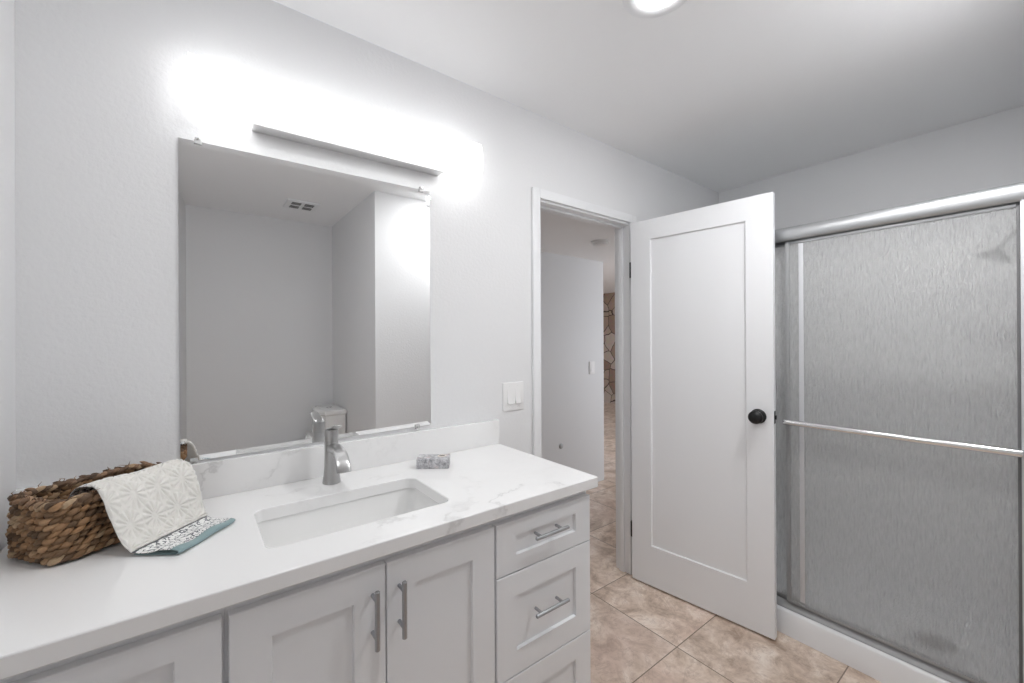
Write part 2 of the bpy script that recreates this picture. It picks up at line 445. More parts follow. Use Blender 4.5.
def carcass(bm, x0, x1):
    t = .018
    box(bm, (x0, -.53, .10), (x0+t, -.003, CT-.0005)); box(bm, (x1-t, -.53, .10), (x1, -.003, CT-.0005))
    box(bm, (x0+t, -.53, .10), (x1-t, -.003, .118)); box(bm, (x0+t, -.012, .118), (x1-t, -.003, CT-.0005))
    # face frame
    box(bm, (x0, -.545, CT-.042), (x1, -.53, CT-.0005)); box(bm, (x0, -.545, .10), (x1, -.53, .125))
    box(bm, (x0, -.545, .125), (x0+.02, -.53, CT-.042)); box(bm, (x1-.02, -.545, .125), (x1, -.53, CT-.042))
    # toe kick
    box(bm, (x0, -.47, 0), (x1, -.455, .10)); box(bm, (x0, -.455, 0), (x0+t, -.003, .10)); box(bm, (x1-t, -.455, 0), (x1, -.003, .10))
def cabinet(name, label, x0, x1):
    loc = (x0, 0, 0)
    t = thing(name, label, 'cabinet', loc)
    bm = BM(); carcass(bm, x0, x1); mk('carcass', bm, 'cab', t, 30, loc)
    return t, loc
ZT, ZB = .852, .112
# left unit
t, loc = cabinet('base_cabinet', 'white shaker base cabinet at the left end under the basket', XL+.003, .0425)
for a, b, hx in ((XL+.012, .0375, -.30),):
    bm = BM(); shaker(bm, a, b, ZB, ZT, .068, .048, .068); d = mk('door', bm, 'cab', t, 30, loc)
    pull(d, (hx, .748), True, loc=loc)
# sink unit with two doors
t, loc = cabinet('sink_cabinet', 'white shaker sink cabinet with two doors and vertical bar pulls', .043, .658)
for a, b, hx in ((.0485, .3485, .318), (.3515, .6555, .381)):
    bm = BM(); shaker(bm, a, b, ZB, ZT, .0705, .068, .068); d = mk('door', bm, 'cab', t, 30, loc)
    pull(d, (hx, .7485), True, loc=loc)
# drawer unit
t, loc = cabinet('drawer_cabinet', 'white shaker drawer cabinet with bar pulls beside the doorway', .6585, 1.044)
for z0, z1, r, hz in ((.7045, ZT, .047, .7945), (.4085, .7015, .070, .571), (ZB, .4055, .070, .270)):
    bm = BM(); shaker(bm, .6625, 1.042, z0, z1, .0685, r-.004, r); d = mk('drawer', bm, 'cab', t, 30, loc)
    pull(d, (.8445, hz), False, loc=loc)

# ------------------------------------------------------------------ worktop, backsplash, sink
WX0, WX1, WY, WZ = XL+.002, 1.062, -.584, .914
SX0, SX1, SY0, SY1 = .123, .575, -.468, -.203
bm = BM()
o_ = [bm.verts.new((x, y, WZ)) for x, y in ((WX0, WY), (WX1, WY), (WX1, -.001), (WX0, -.001))]
i_ = [bm.verts.new((x, y, WZ)) for x, y in rrect(SX0, SY0, SX1, SY1, .028, 8)]
eds = [bm.edges.new((l[k], l[(k+1) % len(l)])) for l in (o_, i_) for k in range(len(l))]
bmesh.ops.triangle_fill(bm, use_beauty=True, use_dissolve=False, edges=eds, normal=(0, 0, 1))
ex = bmesh.ops.extrude_face_region(bm, geom=bm.faces[:])
bmesh.ops.translate(bm, verts=[v for v in ex['geom'] if isinstance(v, bmesh.types.BMVert)], vec=(0, 0, CT-WZ))
o = mk('countertop', bm, 'quartz', None, 30)
bv = o.modifiers.new('bevel', 'BEVEL'); bv.width = .003; bv.segments = 2; bv.limit_method = 'ANGLE'; bv.angle_limit = R(50); bv.harden_normals = False
tag(o, 'white veined quartz worktop with a rectangular sink cutout', 'countertop')
bm = BM(); box(bm, (WX0, -.020, WZ+.0003), (WX1, -.0005, 1.018), .0018)
tag(mk('backsplash', bm, 'quartz', None, 30), 'low white veined quartz upstand along the wall under the mirror', 'backsplash')

t = thing('sink', 'white rectangular undermount basin set into the quartz worktop', 'sink', ((SX0+SX1)/2, (SY0+SY1)/2, CT-.13))
loc = t.location.copy()
bm = BM()
def rl(ins, z, r, dx0=0): return [(x, y, z) for x, y in rrect(SX0+ins+dx0, SY0+ins, SX1-ins-dx0, SY1-ins, r, 6)]
inner = [rl(-.004, CT-.001, .025), rl(-.003, CT-.012, .025), rl(.002, CT-.06, .028), rl(.008, CT-.09, .034, .02), rl(.022, CT-.112, .04, .045), rl(.05, CT-.121, .045, .07), rl(.10, CT-.124, .03, .09)]
outer = [rl(.09, CT-.136, .03, .08), rl(.03, CT-.132, .045, .05), rl(-.008, CT-.09, .035), rl(-.016, CT-.014, .03), rl(-.03, CT-.012, .04), rl(-.03, CT-.001, .04)]
vs = rings(bm, inner + outer, False, False)
n = len(vs[0])
for i in range(n):
    j = (i+1) % n
    bm.faces.new((vs[-1][i], vs[-1][j], vs[0][j], vs[0][i]))
bm.faces.new(vs[len(inner)-1]) if False else None
mk('basin', bm, 'porcelain', t, 50, loc)
bm = BM(); cx, cy = .352, -.335
lathe(bm, [(.001, CT-.1215), (.020, CT-.1215), (.024, CT-.123), (.030, CT-.1225), (.032, CT-.1245)], (cx, cy, 0), 'z', 28)
mk('drain', bm, 'chrome', t, 50, loc)

# ------------------------------------------------------------------ faucet
FX, FY = .347, -.094
t = thing('faucet', 'brushed nickel single lever faucet behind the basin', 'faucet', (FX, FY, WZ))
bm = BM()
lathe(bm, [(.0268, .0004), (.0275, .003), (.0268, .007), (.0246, .020), (.0226, .040), (.0214, .062), (.0207, .100), (.0207, .1325), (.0198, .1335)], n=40)
mk('body', bm, 'nickel', t, 40)
def sweep_rect(bm, path, n=14):
    """path: (y, z, width, thick) in the faucet's own frame; superellipse section"""
    ls = []
    for i, (y, z, wd, th) in enumerate(path):
        a = path[max(i-1, 0)]; b = path[min(i+1, len(path)-1)]
        d = Vector((0, b[0]-a[0], b[1]-a[1])).normalized(); nrm = Vector((0, -d.z, d.y))
        l = []
        for k in range(n*2):
            an = 2*PI*k/(n*2); c, s = math.cos(an), math.sin(an)
            ex_ = .55
            l.append(Vector((0, y, z)) + Vector((1, 0, 0))*(wd/2*math.copysign(abs(c)**ex_, c)) + nrm*(th/2*math.copysign(abs(s)**ex_, s)))
        ls.append(l)
    rings(bm, ls)
bm = BM()
ctl = [Vector(p) for p in ((-.002, .106, .030), (-.030, .116, .026), (-.060, .119, .021), (-.088, .115, .017), (-.113, .103, .013), (-.132, .086, .011), (-.143, .067, .009))]
def crv(pts, s):
    n = len(pts)-1; x = min(max(s, 0), .99999)*n; i = int(x); f = x-i
    p0, p1, p2, p3 = pts[max(i-1, 0)], pts[i], pts[i+1], pts[min(i+2, n)]
    return .5*((2*p1) + (p2-p0)*f + (2*p0-5*p1+4*p2-p3)*f*f + (3*p1-p0-3*p2+p3)*f**3)
sp = []
for k in range(25):
    v = crv(ctl, k/24); sp.append((v.x, v.y, .032 + .009*min(1, k/14), v.z))
sweep_rect(bm, sp)
mk('spout', bm, 'nickel', t, 45)
bm = BM()
lathe(bm, [(.0198, .1338), (.0206, .1345), (.0208, .150), (.0206, .166), (.0190, .1705), (.006, .1725), (.001, .1725)], n=40)
h = mk('handle', bm, 'nickel', t, 40)
bm = BM()
sweep_rect(bm, [(.016, .1665, .020, .006), (.0, .1715, .034, .008), (-.02, .1765, .034, .007), (-.042, .1825, .032, .006), (-.060, .1885, .030, .0055), (-.068, .192, .022, .005), (-.0715, .1935, .008, .003)])
mk('lever', bm, 'nickel', h, 50)
bm = BM(); lathe(bm, [(.0198, .1322), (.0198, .1342)], n=40); mk('seam_ring', bm, 'gasket', t, 40)

# ------------------------------------------------------------------ soap box
ang = math.atan2(-.064, .100)
t = thing('soap_box', 'small grey patterned soap box beside the basin', 'box', (.684, -.140, WZ+.0003), (0, 0, ang))
W2, D2, HH = .0575, .034, .035
bm = BM(); box(bm, (-W2, -D2, 0), (W2, D2, HH), .003, 3); mk('carton', bm, 'soap', t, 30)
bm = BM(); lathe(bm, [(.0165, HH-.001), (.0165, HH+.0005)], (.030, .004, 0), n=28); lb = mk('sticker', bm, 'label_cream', t, 30)
bm = BM()
l0 = [(.030+.0105*math.cos(2*PI*k/24), .004+.006*math.sin(2*PI*k/24)) for k in range(24)]
rings(bm, [[(x, y, HH+.0004) for x, y in l0], [(x, y, HH+.0009) for x, y in l0]])
mk('mark', bm, 'label_dark', lb, 30)

# ------------------------------------------------------------------ mirror on the back wall (hung slightly out of level)
t = thing('mirror', 'large rectangular wall mirror with small clear clips above the quartz upstand', 'mirror', (-.034, -.002, 1.0245), (0, -R(.15), 0))
MW, MH, BV = .774, .920, .015
bm = BM()
SK = .0105/MW                                # the old pane is cut a touch out of square
def q4(i, y): return [(x, y, z + SK*x) for x, z in ((i, i), (MW-i, i), (MW-i, MH-i), (i, MH-i))]
vs = rings(bm, [q4(0, 0), q4(0, -.0044), q4(BV, -.0052)], True, True)
mk('glass', bm, 'mirror', t, 0)
for x, z, up in ((.044, MH, 1), (MW-.036, MH, 1), (MW-.058, 0, -1), (.03, 0, -1)):
    z += SK*x
    bm = BM()
    box(bm, (x-.009, -.0095, z-up*.008), (x+.009, -.0062, z+up*.004), .001)
    box(bm, (x-.007, -.0095, z+up*.0005), (x+.007, 0, z+up*.010), .001)
    c = mk('clip', bm, 'clip', t, 30)
    bm = BM(); lathe(bm, [(.0005, -.0112), (.003, -.0110), (.0036, -.0094)], (x, 0, z+up*.006), 'y', 12); mk('screw', bm, 'chrome', c, 30)

# ------------------------------------------------------------------ vanity light
t = thing('vanity_light', 'long lit white bath bar light on the wall above the mirror', 'light', (.46, -.0005, 2.095), (0, -R(1.05), 0))
bm = BM(); box(bm, (-.322, -.052, -.072), (.318, 0, .045), .003); mk('bracket', bm, 'bracket', t, 30)
bm = BM()
LX0, LX1, HD = -.474, .472, .064
def arc(th, n=16):
    out = []
    for k in range(n+1):
        s = -1 + 2*k/n
        z = s*HD
        y = -.084 - .012*(1 - abs(s)**2.4)
        out.append((y, z))
    inn = [(y+th, z*(1-th/HD*.6)) for y, z in out][::-1]
    return out + inn
extrude_profile(bm, arc(.004), 'x', LX0, LX1)
mk('diffuser', bm, 'diffuser', t, 40)
bm = BM(); box(bm, (LX0+.03, -.026, -.016), (LX1-.03, -.0002, .056), .003); mk('light_baffle', bm, 'plastic', t, 30)  # hidden plate added to keep bulb light off the wall
for k in range(4):
    x = -.40 + .8*k/3
    bm = BM(); lathe(bm, [(.010, -.020), (.012, -.010), (.024, .010), (.027, .024), (.022, .040), (.010, .049), (.001, .051)], (0, 0, 0), 'x', 20)
    bmesh.ops.translate(bm, verts=bm.verts[:], vec=(x-.015, -.060, 0)); mk('bulb', bm, 'bulb', t, 50)

# ------------------------------------------------------------------ switch plate
t = thing('light_switch', 'white double rocker switch plate on the wall by the doorway', 'light switch', (1.153, -.0003, 1.113))
bm = BM(); box(bm, (-.059, -.006, -.064), (.059, 0, .064), .0025, 2); mk('plate', bm, 'plastic', t, 30)
for s in (-1, 1):
    bm = BM()
    x = s*.0225
    extrude_profile(bm, [(-.0055, -.032), (-.0055, .032), (-.007, .032), (-.0078, 0), (-.0150, -.032)], 'x', x-.0135, x+.0135)
    mk('rocker', bm, 'plastic', t, 30)
    for z in (-.048, .048):
        bm = BM(); lathe(bm, [(.0005, -.0072), (.002, -.007), (.0028, -.0058)], (x, 0, z), 'y', 12); mk('screw', bm, 'plastic', t, 30)

# ------------------------------------------------------------------ bathroom door (one panel, standing open)
A = (1.982, -.031, .010); dang = math.atan2(-.701, .092)
t = bpy.data.objects.new('door_1', None); C.objects.link(t); t.location = A; t.rotation_euler = (0, 0, dang)
t['kind'] = 'structure'; t['label'] = 'white one panel shaker door standing open beside the shower'; t['category'] = 'door'
DW, DH, DT = .707, 2.024, .035
bm = BM()
def loop(x0, z0, x1, z1, y): return [bm.verts.new(p) for p in ((x0, y, z0), (x1, y, z0), (x1, y, z1), (x0, y, z1))]
b = .0015; px0, pz0, px1, pz1 = .117, .218, .595, 1.915; rc = .009; bs = .004
L0 = [loop(px0+bs, pz0+bs, px1-bs, pz1-bs, rc), loop(px0, pz0, px1, pz1, 0), loop(b, b, DW-b, DH-b, 0), loop(0, 0, DW, DH, b),
      loop(0, 0, DW, DH, DT-b), loop(b, b, DW-b, DH-b, DT), loop(px0, pz0, px1, pz1, DT), loop(px0+bs, pz0+bs, px1-bs, pz1-bs, DT-rc)]
for a_, c_ in zip(L0, L0[1:]):
    for i in range(4): j = (i+1) % 4; bm.faces.new((a_[i], a_[j], c_[j], c_[i]))
bm.faces.new(L0[0]); bm.faces.new(L0[-1])
mk('slab', bm, 'door', t, 30)
kx, kz = .645, 1.003
bm = BM()
for s, y0 in ((-1, 0), (1, DT)):
    pr_ = [(.0335, 0), (.0335, .004), (.030, .008), (.014, .011), (.0125, .024), (.016, .030), (.0255, .033), (.030, .041), (.0298, .050), (.025, .057), (.012, .062), (.001, .063)]
    lathe(bm, [(r, y0 + s*h_) for r, h_ in pr_], (kx, 0, kz), 'y', 32, cap0=False)
kn = mk('door_knob', bm, 'black', t, 40); kn['label'] = 'round matte black door knob'
bm = BM(); box(bm, (DW-.0005, .006, kz-.0285), (DW+.0012, .029, kz+.0285), .0005)
box(bm, (DW, .012, kz-.009), (DW+.008, .023, kz+.009), .001); lp = mk('latch_plate', bm, 'black', t, 30)
for hz in (.275, 1.758):
    bm = BM()
    box(bm, (-.0022, .001, hz-.044), (-.0004, .034, hz+.044))
    box(bm, (-.0105, .004, hz-.044), (-.0022, .036, hz+.044))
    tube(bm, [(-.007, .042, hz-.046), (-.007, .042, hz+.046)], .0058, 12)
    hg = mk('hinge', bm, 'black', t, 30)

# ------------------------------------------------------------------ shower
YL, YR = -.002, YS+.002
CXF = 2.168
t = thing('shower_pan', 'white shower pan with a raised curb on the tile floor', 'shower pan', (2.6, -.74, 0))
loc = t.location.copy()
bm = BM()
extrude_profile(bm, [(CXF, .0005), (CXF, .104), (CXF+.004, .113), (CXF+.013, .118), (2.262, .118), (2.272, .112), (2.275, .10), (2.275, .0005)], 'y', YL, YR)
mk('curb', bm, 'pan', t, 40, loc)
bm = BM()
def pl(x0, y0, x1, y1, z): return [(x0, y0, z), (x1, y0, z), (x1, y1, z), (x0, y1, z)]
rings(bm, [pl(2.276, YR, XR-.001, YL, .0005), pl(2.276, YR, XR-.001, YL, .075), pl(2.30, YR+.02, XR-.025, YL-.02, .072), pl(2.32, YR+.05, XR-.05, YL-.05, .050), pl(2.54, -1.20, 2.60, -1.16, .044)])
mk('tray', bm, 'pan', t, 40, loc)
bm = BM(); lathe(bm, [(.001, .0505), (.052, .0505), (.060, .049), (.063, .046)], (2.567, -1.18, 0), 'z', 28); dr = mk('drain', bm, 'dark', t, 40, loc); dr['label'] = 'dark round drain cover'

t = thing('shower_enclosure', 'silver aluminium shower enclosure frame with rounded header and bottom track', 'shower frame', (2.2, -.74, .118))
loc = t.location.copy()
bm = BM()
hp = [(2.174, 1.820), (2.168, 1.824), (2.1645, 1.840), (2.166, 1.862), (2.172, 1.876), (2.180, 1.884), (2.190, 1.887), (2.232, 1.887), (2.236, 1.884), (2.236, 1.820), (2.230, 1.820), (2.230, 1.880), (2.176, 1.876), (2.1745, 1.86)]
extrude_profile(bm, hp, 'y', YL, YR); mk('header', bm, 'alu', t, 50, loc)
bm = BM()
tp = [(2.178, .1183), (2.178, .121), (2.200, .146), (2.203, .146), (2.203, .128), (2.212, .128), (2.212, .150), (2.215, .150), (2.215, .128), (2.228, .128), (2.228, .150), (2.232, .150), (2.232, .1183)]
extrude_profile(bm, tp, 'y', YL, YR); mk('bottom_track', bm, 'alu_dull', t, 30, loc)
for y0, y1 in ((YL, YL-.025), (YR+.0405, YR)):
    bm = BM(); box(bm, (2.164, y0, .1465), (2.236, y1, 1.8195), .002); mk('wall_jamb', bm, 'alu_strip', t, 30, loc)

def panel(name, label, x, y0, y1, z0=.151, z1=1.817, st=.016, bar=False):
    t = thing(name, label, 'shower door', (x, (y0+y1)/2, z0), group='sliding rain glass shower panels')
    loc = t.location.copy()
    bm = BM(); box(bm, (x-.0028, y0-.004, z0+.006), (x+.0028, y1+.004, z1-.004)); gp = mk('glass_pane', bm, 'glass', t, 0, loc)
    gp.data.materials.append(M['glass_back'])                 # only the room side is pebbled
    for f_ in gp.data.polygons: f_.material_index = 0 if f_.normal.x < -.5 else 1
    for nm, a, c in (('stile', (y0, y0-st), (z0, z1)), ('stile', (y1+.0075, y1), (z0, z1))):
        bm = BM(); box(bm, (x-.008, a[0], c[0]), (x+.008, a[1], c[1]), .002); mk(nm, bm, 'gasket' if a[0] == y1+.0075 and bar else 'alu_dull', t, 30, loc)
    for c in ((z0, z0+.012), (z1-.012, z1)):
        bm = BM(); box(bm, (x-.007, y0-st, c[0]), (x+.007, y1+.0075, c[1]), .0015); mk('rail', bm, 'alu_dull' if c[0] == z0 else 'alu', t, 30, loc)
    if bar:
        bm = BM(); box(bm, (x-.0046, y0-.053, z0+.022), (x-.0029, y0-.072, z1-.014), .0006); mk('seal_strip', bm, 'alu_strip', t, 30, loc)
        bm = BM(); zb = .9895; xb = x-.045
        tube(bm, [(xb, y0-.004, zb), (xb, y0-.006, zb), (xb, y1-.004, zb), (xb, y1-.006, zb)], [.0115, .0135, .0135, .0115], 20)
        tb = mk('towel_bar', bm, 'chrome', t, 40, loc)
        for yy in (y0-.014, y1+.004):
            bm = BM()
            box(bm, (xb+.004, yy-.007, zb-.009), (x-.0082, yy+.007, zb+.009), .002)
            mk('bracket', bm, 'alu_dull', tb, 30, loc)
    return t
panel('shower_door', 'front sliding rain glass shower panel with a towel bar across it', 2.190, -.742, -1.4345, bar=True)
panel('shower_door', 'rear sliding rain glass shower panel, mostly hidden by the open door', 2.2195, -.030, -.806, st=.008)

t = thing('bounce_panels', 'added white bounce panels that brighten the stall behind the rain glass', 'wall panels', (2.67, -.74, .080))  # panels added to lift the brightness inside the stall
loc = t.location.copy()
for a_, b_ in (((XR-.006, YR+.0005, .080), (XR-.0005, YL-.0005, 1.86)), ((2.280, YL-.006, .080), (XR-.0065, YL-.0005, 1.86)), ((2.280, YR+.0005, .080), (XR-.0065, YR+.006, 1.86))):
    bm = BM(); box(bm, a_, b_, .001); mk('panel', bm, 'bounce_white', t, 30, loc)

t = thing('showerhead', 'dark shower head blurred behind the rain glass near its top right corner', 'shower head', (2.60, YS+.0085, 1.80))
bm = BM(); lathe(bm, [(.001, 0), (.030, 0), (.028, .006), (.012, .012)], (0, 0, 0), 'y', 24); mk('flange', bm, 'dark', t, 40)
bm = BM(); tube(bm, [(0, .004, 0), (0, .03, .002), (0, .06, -.010), (0, .085, -.035), (0, .095, -.060)], .0095, 14); mk('arm', bm, 'dark', t, 50)
bm = BM(); lathe(bm, [(.010, 0), (.014, -.012), (.018, -.022), (.042, -.040), (.050, -.050), (.050, -.058), (.044, -.060), (.001, -.060)], (0, 0, 0), 'z', 28)
bmesh.ops.rotate(bm, verts=bm.verts[:], cent=(0, 0, 0), matrix=Matrix.Rotation(R(25), 3, 'X')); bmesh.ops.translate(bm, verts=bm.verts[:], vec=(0, .096, -.058)); mk('spray_head', bm, 'dark', t, 40)

# ------------------------------------------------------------------ ceiling lamp, vent, hall things
def recessed(label, x, y, lens):
    t = thing('recessed_light', label, 'light', (x, y, H-.0003), group='recessed ceiling lights')
    bm = BM(); lathe(bm, [(.110, 0), (.109, -.004), (.104, -.007), (.086, -.010), (.066, -.007), (.062, -.002)], n=48, cap0=True, cap1=False); mk('trim_ring', bm, 'trim', t, 40)
    bm = BM(); lathe(bm, [(.062, -.003), (.055, -.009), (.040, -.014), (.020, -.017), (.001, -.018)], n=40); mk('lens', bm, lens, t, 60)
recessed('round lit recessed ceiling light with a white trim ring at the top of the frame', 1.145, -.763, 'lens')
recessed('added round ceiling fill light above the vanity, out of frame near the camera', .24, -.86, 'fill_lens2')  # unseen lamp, added to brighten the room
recessed('added round ceiling fill light out of frame in front of the shower', 1.60, -1.275, 'fill_lens3')  # unseen lamp, added to light the shower side

t = thing('ceiling_vent', 'white square exhaust vent on the ceiling, seen in the mirror', 'vent', (.675, -2.14, H-.0003))
bm = BM(); box(bm, (-.115, -.115, -.010), (.115, .115, 0), .003); mk('grille_frame', bm, 'trim', t, 30)
for sx in (-1, 1):
    for sy in (-1, 1):
        bm = BM()
        cx, cy = sx*.046, sy*.046
        for k in range(5):
            yy = cy - .028 + .014*k
            box(bm, (cx-.033, yy-.0042, -.0112), (cx+.033, yy+.0042, -.0098))
        mk('louver', bm, 'slot', t, 30)

t = thing('smoke_detector', 'white round smoke detector on the hallway ceiling', 'smoke detector', (2.49, .63, HC-.0003))
bm = BM(); lathe(bm, [(.070, 0), (.070, -.010), (.066, -.014)], n=36); mk('base', bm, 'plastic', t, 40)
bm = BM(); lathe(bm, [(.058, -.014), (.056, -.028), (.046, -.036), (.001, -.038)], n=36); mk('cover', bm, 'plastic', t, 40)
t = thing('light_switch', 'white single rocker switch plate on the hallway wall', 'light switch', (2.996, HY-.0003, 1.105))
bm = BM(); box(bm, (-.037, -.006, -.060), (.037, 0, .060), .0025); mk('plate', bm, 'plastic', t, 30)
bm = BM(); extrude_profile(bm, [(-.0055, -.033), (-.0055, .033), (-.007, .033), (-.0075, 0), (-.0115, -.033)], 'x', -.016, .016); mk('rocker', bm, 'plastic', t, 30)
bm = BM(); lathe(bm, [(.024, 0), (.024, -.004), (.018, -.012), (.008, -.015), (.001, -.0152)], (2.588, HY-.0003, .425), 'y', 24)
bmp = mk('wall_bumper', bm, mat('grey_rubber', (.55, .56, .57), .6), None, 40); tag(bmp, 'small round grey bumper low on the hallway wall', 'bumper')

# ------------------------------------------------------------------ toilet in the nook behind (seen in the mirror)
TY = -2.37
t = thing('toilet', 'white two piece toilet with a flush button lid, seen in the mirror', 'toilet', (XA-.34, TY, 0))
loc = t.location.copy()
def bow(x_back, x_front, hw, bowd, z, n=10):
    pts = [(x_back, TY+hw, z), (x_back, TY-hw, z)]
    r = .03
    for k in range(n+1):
        s = -1 + 2*k/n
        pts.append((x_front - bowd*(1-abs(s)**2.6), TY + s*hw, z))
    return pts
bm = BM()
rings(bm, [bow(XA-.012, XA-.155, .165, .030, .41), bow(XA-.012, XA-.160, .172, .034, .46), bow(XA-.012, XA-.168, .182, .038, .745)]); mk('tank', bm, 'porcelain', t, 40, loc)
bm = BM()
rings(bm, [bow(XA-.010, XA-.172, .186, .040, .746), bow(XA-.006, XA-.180, .192, .042, .754), bow(XA-.006, XA-.180, .192, .042, .778), bow(XA-.012, XA-.172, .186, .038, .787), bow(XA-.03, XA-.15, .165, .03, .790)]); mk('tank_lid', bm, 'porcelain', t, 40, loc)
bm = BM(); lathe(bm, [(.024, .7895), (.024, .794), (.021, .796), (.001, .7962)], (XA-.10, TY, 0), 'z', 24); mk('flush_button', bm, 'chrome', t, 40, loc)
def oval(cx, a, bb, z, n=28): return [(cx + a*math.cos(2*PI*k/n), TY + bb*math.sin(2*PI*k/n), z) for k in range(n)]
bm = BM()
rings(bm, [oval(XA-.36, .25, .11, .0005), oval(XA-.36, .24, .10, .06), oval(XA-.38, .22, .10, .18), oval(XA-.42, .25, .15, .30), oval(XA-.43, .27, .18, .38), oval(XA-.43, .268, .178, .395), oval(XA-.43, .21, .125, .393), oval(XA-.42, .16, .10, .30), oval(XA-.40, .08, .06, .22)]); mk('bowl', bm, 'porcelain', t, 50, loc)
bm = BM(); rings(bm, [oval(XA-.43, .268, .182, .397), oval(XA-.43, .272, .186, .405), oval(XA-.43, .268, .182, .425), oval(XA-.43, .24, .16, .432)]); mk('seat_lid', bm, 'plastic', t, 40, loc)
bm = BM(); box(bm, (XA-.20, TY-.10, .16), (XA-.02, TY+.10, .4095), .03, 4); mk('tank_shelf', bm, 'porcelain', t, 40, loc)

# ------------------------------------------------------------------ basket
BC = (-.170, -.158); BA = R(36); BH = .131
t = thing('basket', 'brown woven seagrass basket at the left end of the worktop', 'basket', (BC[0], BC[1], WZ+.0004), (0, 0, BA))
BAx, BBy = .127, .081
def perim(f, n):
    """n points evenly spaced on a rounded rectangle scaled by f, with tangents"""
    raw = []
    for k in range(720):
        a = 2*PI*k/720; c, s = math.cos(a), math.sin(a); e = 2/5.5
        raw.append(Vector((BAx*f*math.copysign(abs(c)**e, c), BBy*f*math.copysign(abs(s)**e, s))))
    d = [0]
    for a, b_ in zip(raw, raw[1:] + raw[:1]): d.append(d[-1] + (b_-a).length)
    tot = d[-1]; out = []; i = 0
    for k in range(n):
        s = tot*k/n
        while d[i+1] < s: i += 1
        f_ = (s-d[i])/(d[i+1]-d[i]); p = raw[i].lerp(raw[(i+1) % 720], f_)
        tg = (raw[(i+3) % 720] - raw[(i-3) % 720]).normalized(); out.append((p, tg))
    return out
def bulge(h): return .985 + .04*math.sin(PI*min(1, max(0, h))**.8) - .0*h
def stitch(bm, c, d, out, ln, wd, th, n=6, m=7):
    """a plump leaf shaped strand of grass along d, flat side towards out"""
    d = d.normalized(); side = out.cross(d).normalized(); o2 = d.cross(side).normalized()
    ls = []
    tw = random.uniform(-.3, .3)
    for i in range(m+1):
        s = -1 + 2*i/m; k = max(.18, (1-abs(s)**2.4)**.6)
        cc = c + d*(s*ln/2) - o2*(abs(s)**2*th*.75)
        ls.append([cc + (side*math.cos(2*PI*j/n + tw))*wd/2*k + (o2*math.sin(2*PI*j/n + tw))*th/2*k for j in range(n)])
    rings(bm, ls)
bm = BM(); rows = 9
zr = lambda r: .0130 + (BH-.0265)*r/(rows-1)
for r in range(rows):
    h = zr(r)/BH; pts = perim(bulge(h), 44)
    n = len(pts); off = .5*(r % 2)
    pts2 = perim(bulge(h), n*2)
    for k in range(n):
        p, tg = pts2[(2*k + (r % 2)) % (2*n)]
        out = Vector((tg.y, -tg.x, 0)); d = Vector((tg.x, tg.y, 0))
        tilt = R(27 + random.uniform(-9, 9))
        dd = d*math.cos(tilt) + Vector((0, 0, 1))*math.sin(tilt)
        c = Vector((p.x, p.y, zr(r) + random.uniform(-.0015, .0015))) + out*random.uniform(-.0005, .0035)
        stitch(bm, c, dd, out, .030 + random.uniform(-.004, .004), .0120 + random.uniform(-.0025, .0025), .0120)
    # inner face of the same row, slanting the other way
    pts3 = perim(bulge(h) - .085, 34)
    for k, (p, tg) in enumerate(pts3):
        out = Vector((-tg.y, tg.x, 0)); d = Vector((tg.x, tg.y, 0))
        dd = d*math.cos(R(22)) - Vector((0, 0, 1))*math.sin(R(22))*(1 if r % 2 else -1)
        stitch(bm, Vector((p.x, p.y, zr(r))), dd, out, .031, .012, .008, 5, 5)
mk('weave', bm, 'straw', t, 60)
bm = BM()
n = 56; ls = []
for h, f in ((.004, bulge(0)-.06), (.004, bulge(.02)-.012), (BH*.5, bulge(.5)-.02), (BH-.014, bulge(.9)-.02), (BH-.014, bulge(.9)-.06), (BH*.5, bulge(.5)-.075), (.010, bulge(.05)-.075)):
    ls.append([(p.x, p.y, h) for p, _ in perim(f, n)])
rings(bm, ls); mk('core', bm, 'straw_in', t, 50)
bm = BM()
n = 64
pts = perim(bulge(1.0)-.008, n)
for k, (p, tg) in enumerate(pts):
    out = Vector((tg.y, -tg.x, 0)); d = Vector((tg.x, tg.y, 0))
    wob = .0025*math.sin(k*1.7) + random.uniform(-.0015, .0015)
    z = BH - .007 + wob
    stitch(bm, Vector((p.x, p.y, z)) + out*(.006 if k % 2 else .001), d*.75 + Vector((0, 0, 1))*(.62 if k % 2 else .35) + out*(.25 if k % 2 else -.35), out + Vector((0, 0, .6)), .031, .0115, .010)
    stitch(bm, Vector((p.x, p.y, z+.002)) - out*.008, d*.8 - Vector((0, 0, 1))*.45 + out*.3, -out + Vector((0, 0, .8)), .028, .011, .009)
    if random.random() < .5:       # stray grass ends
        e = Vector((p.x, p.y, z+.003)) + out*random.uniform(-.01, .008)
        tube(bm, [e, e + d*random.uniform(-.006, .006) + out*random.uniform(-.004, .006) + Vector((0, 0, .007)), e + d*random.uniform(-.012, .012) + out*random.uniform(-.008, .012) + Vector((0, 0, random.uniform(.008, .013)))], [.0012, .0010, .0004], 5)
mk('rim', bm, 'straw_rim', t, 60)

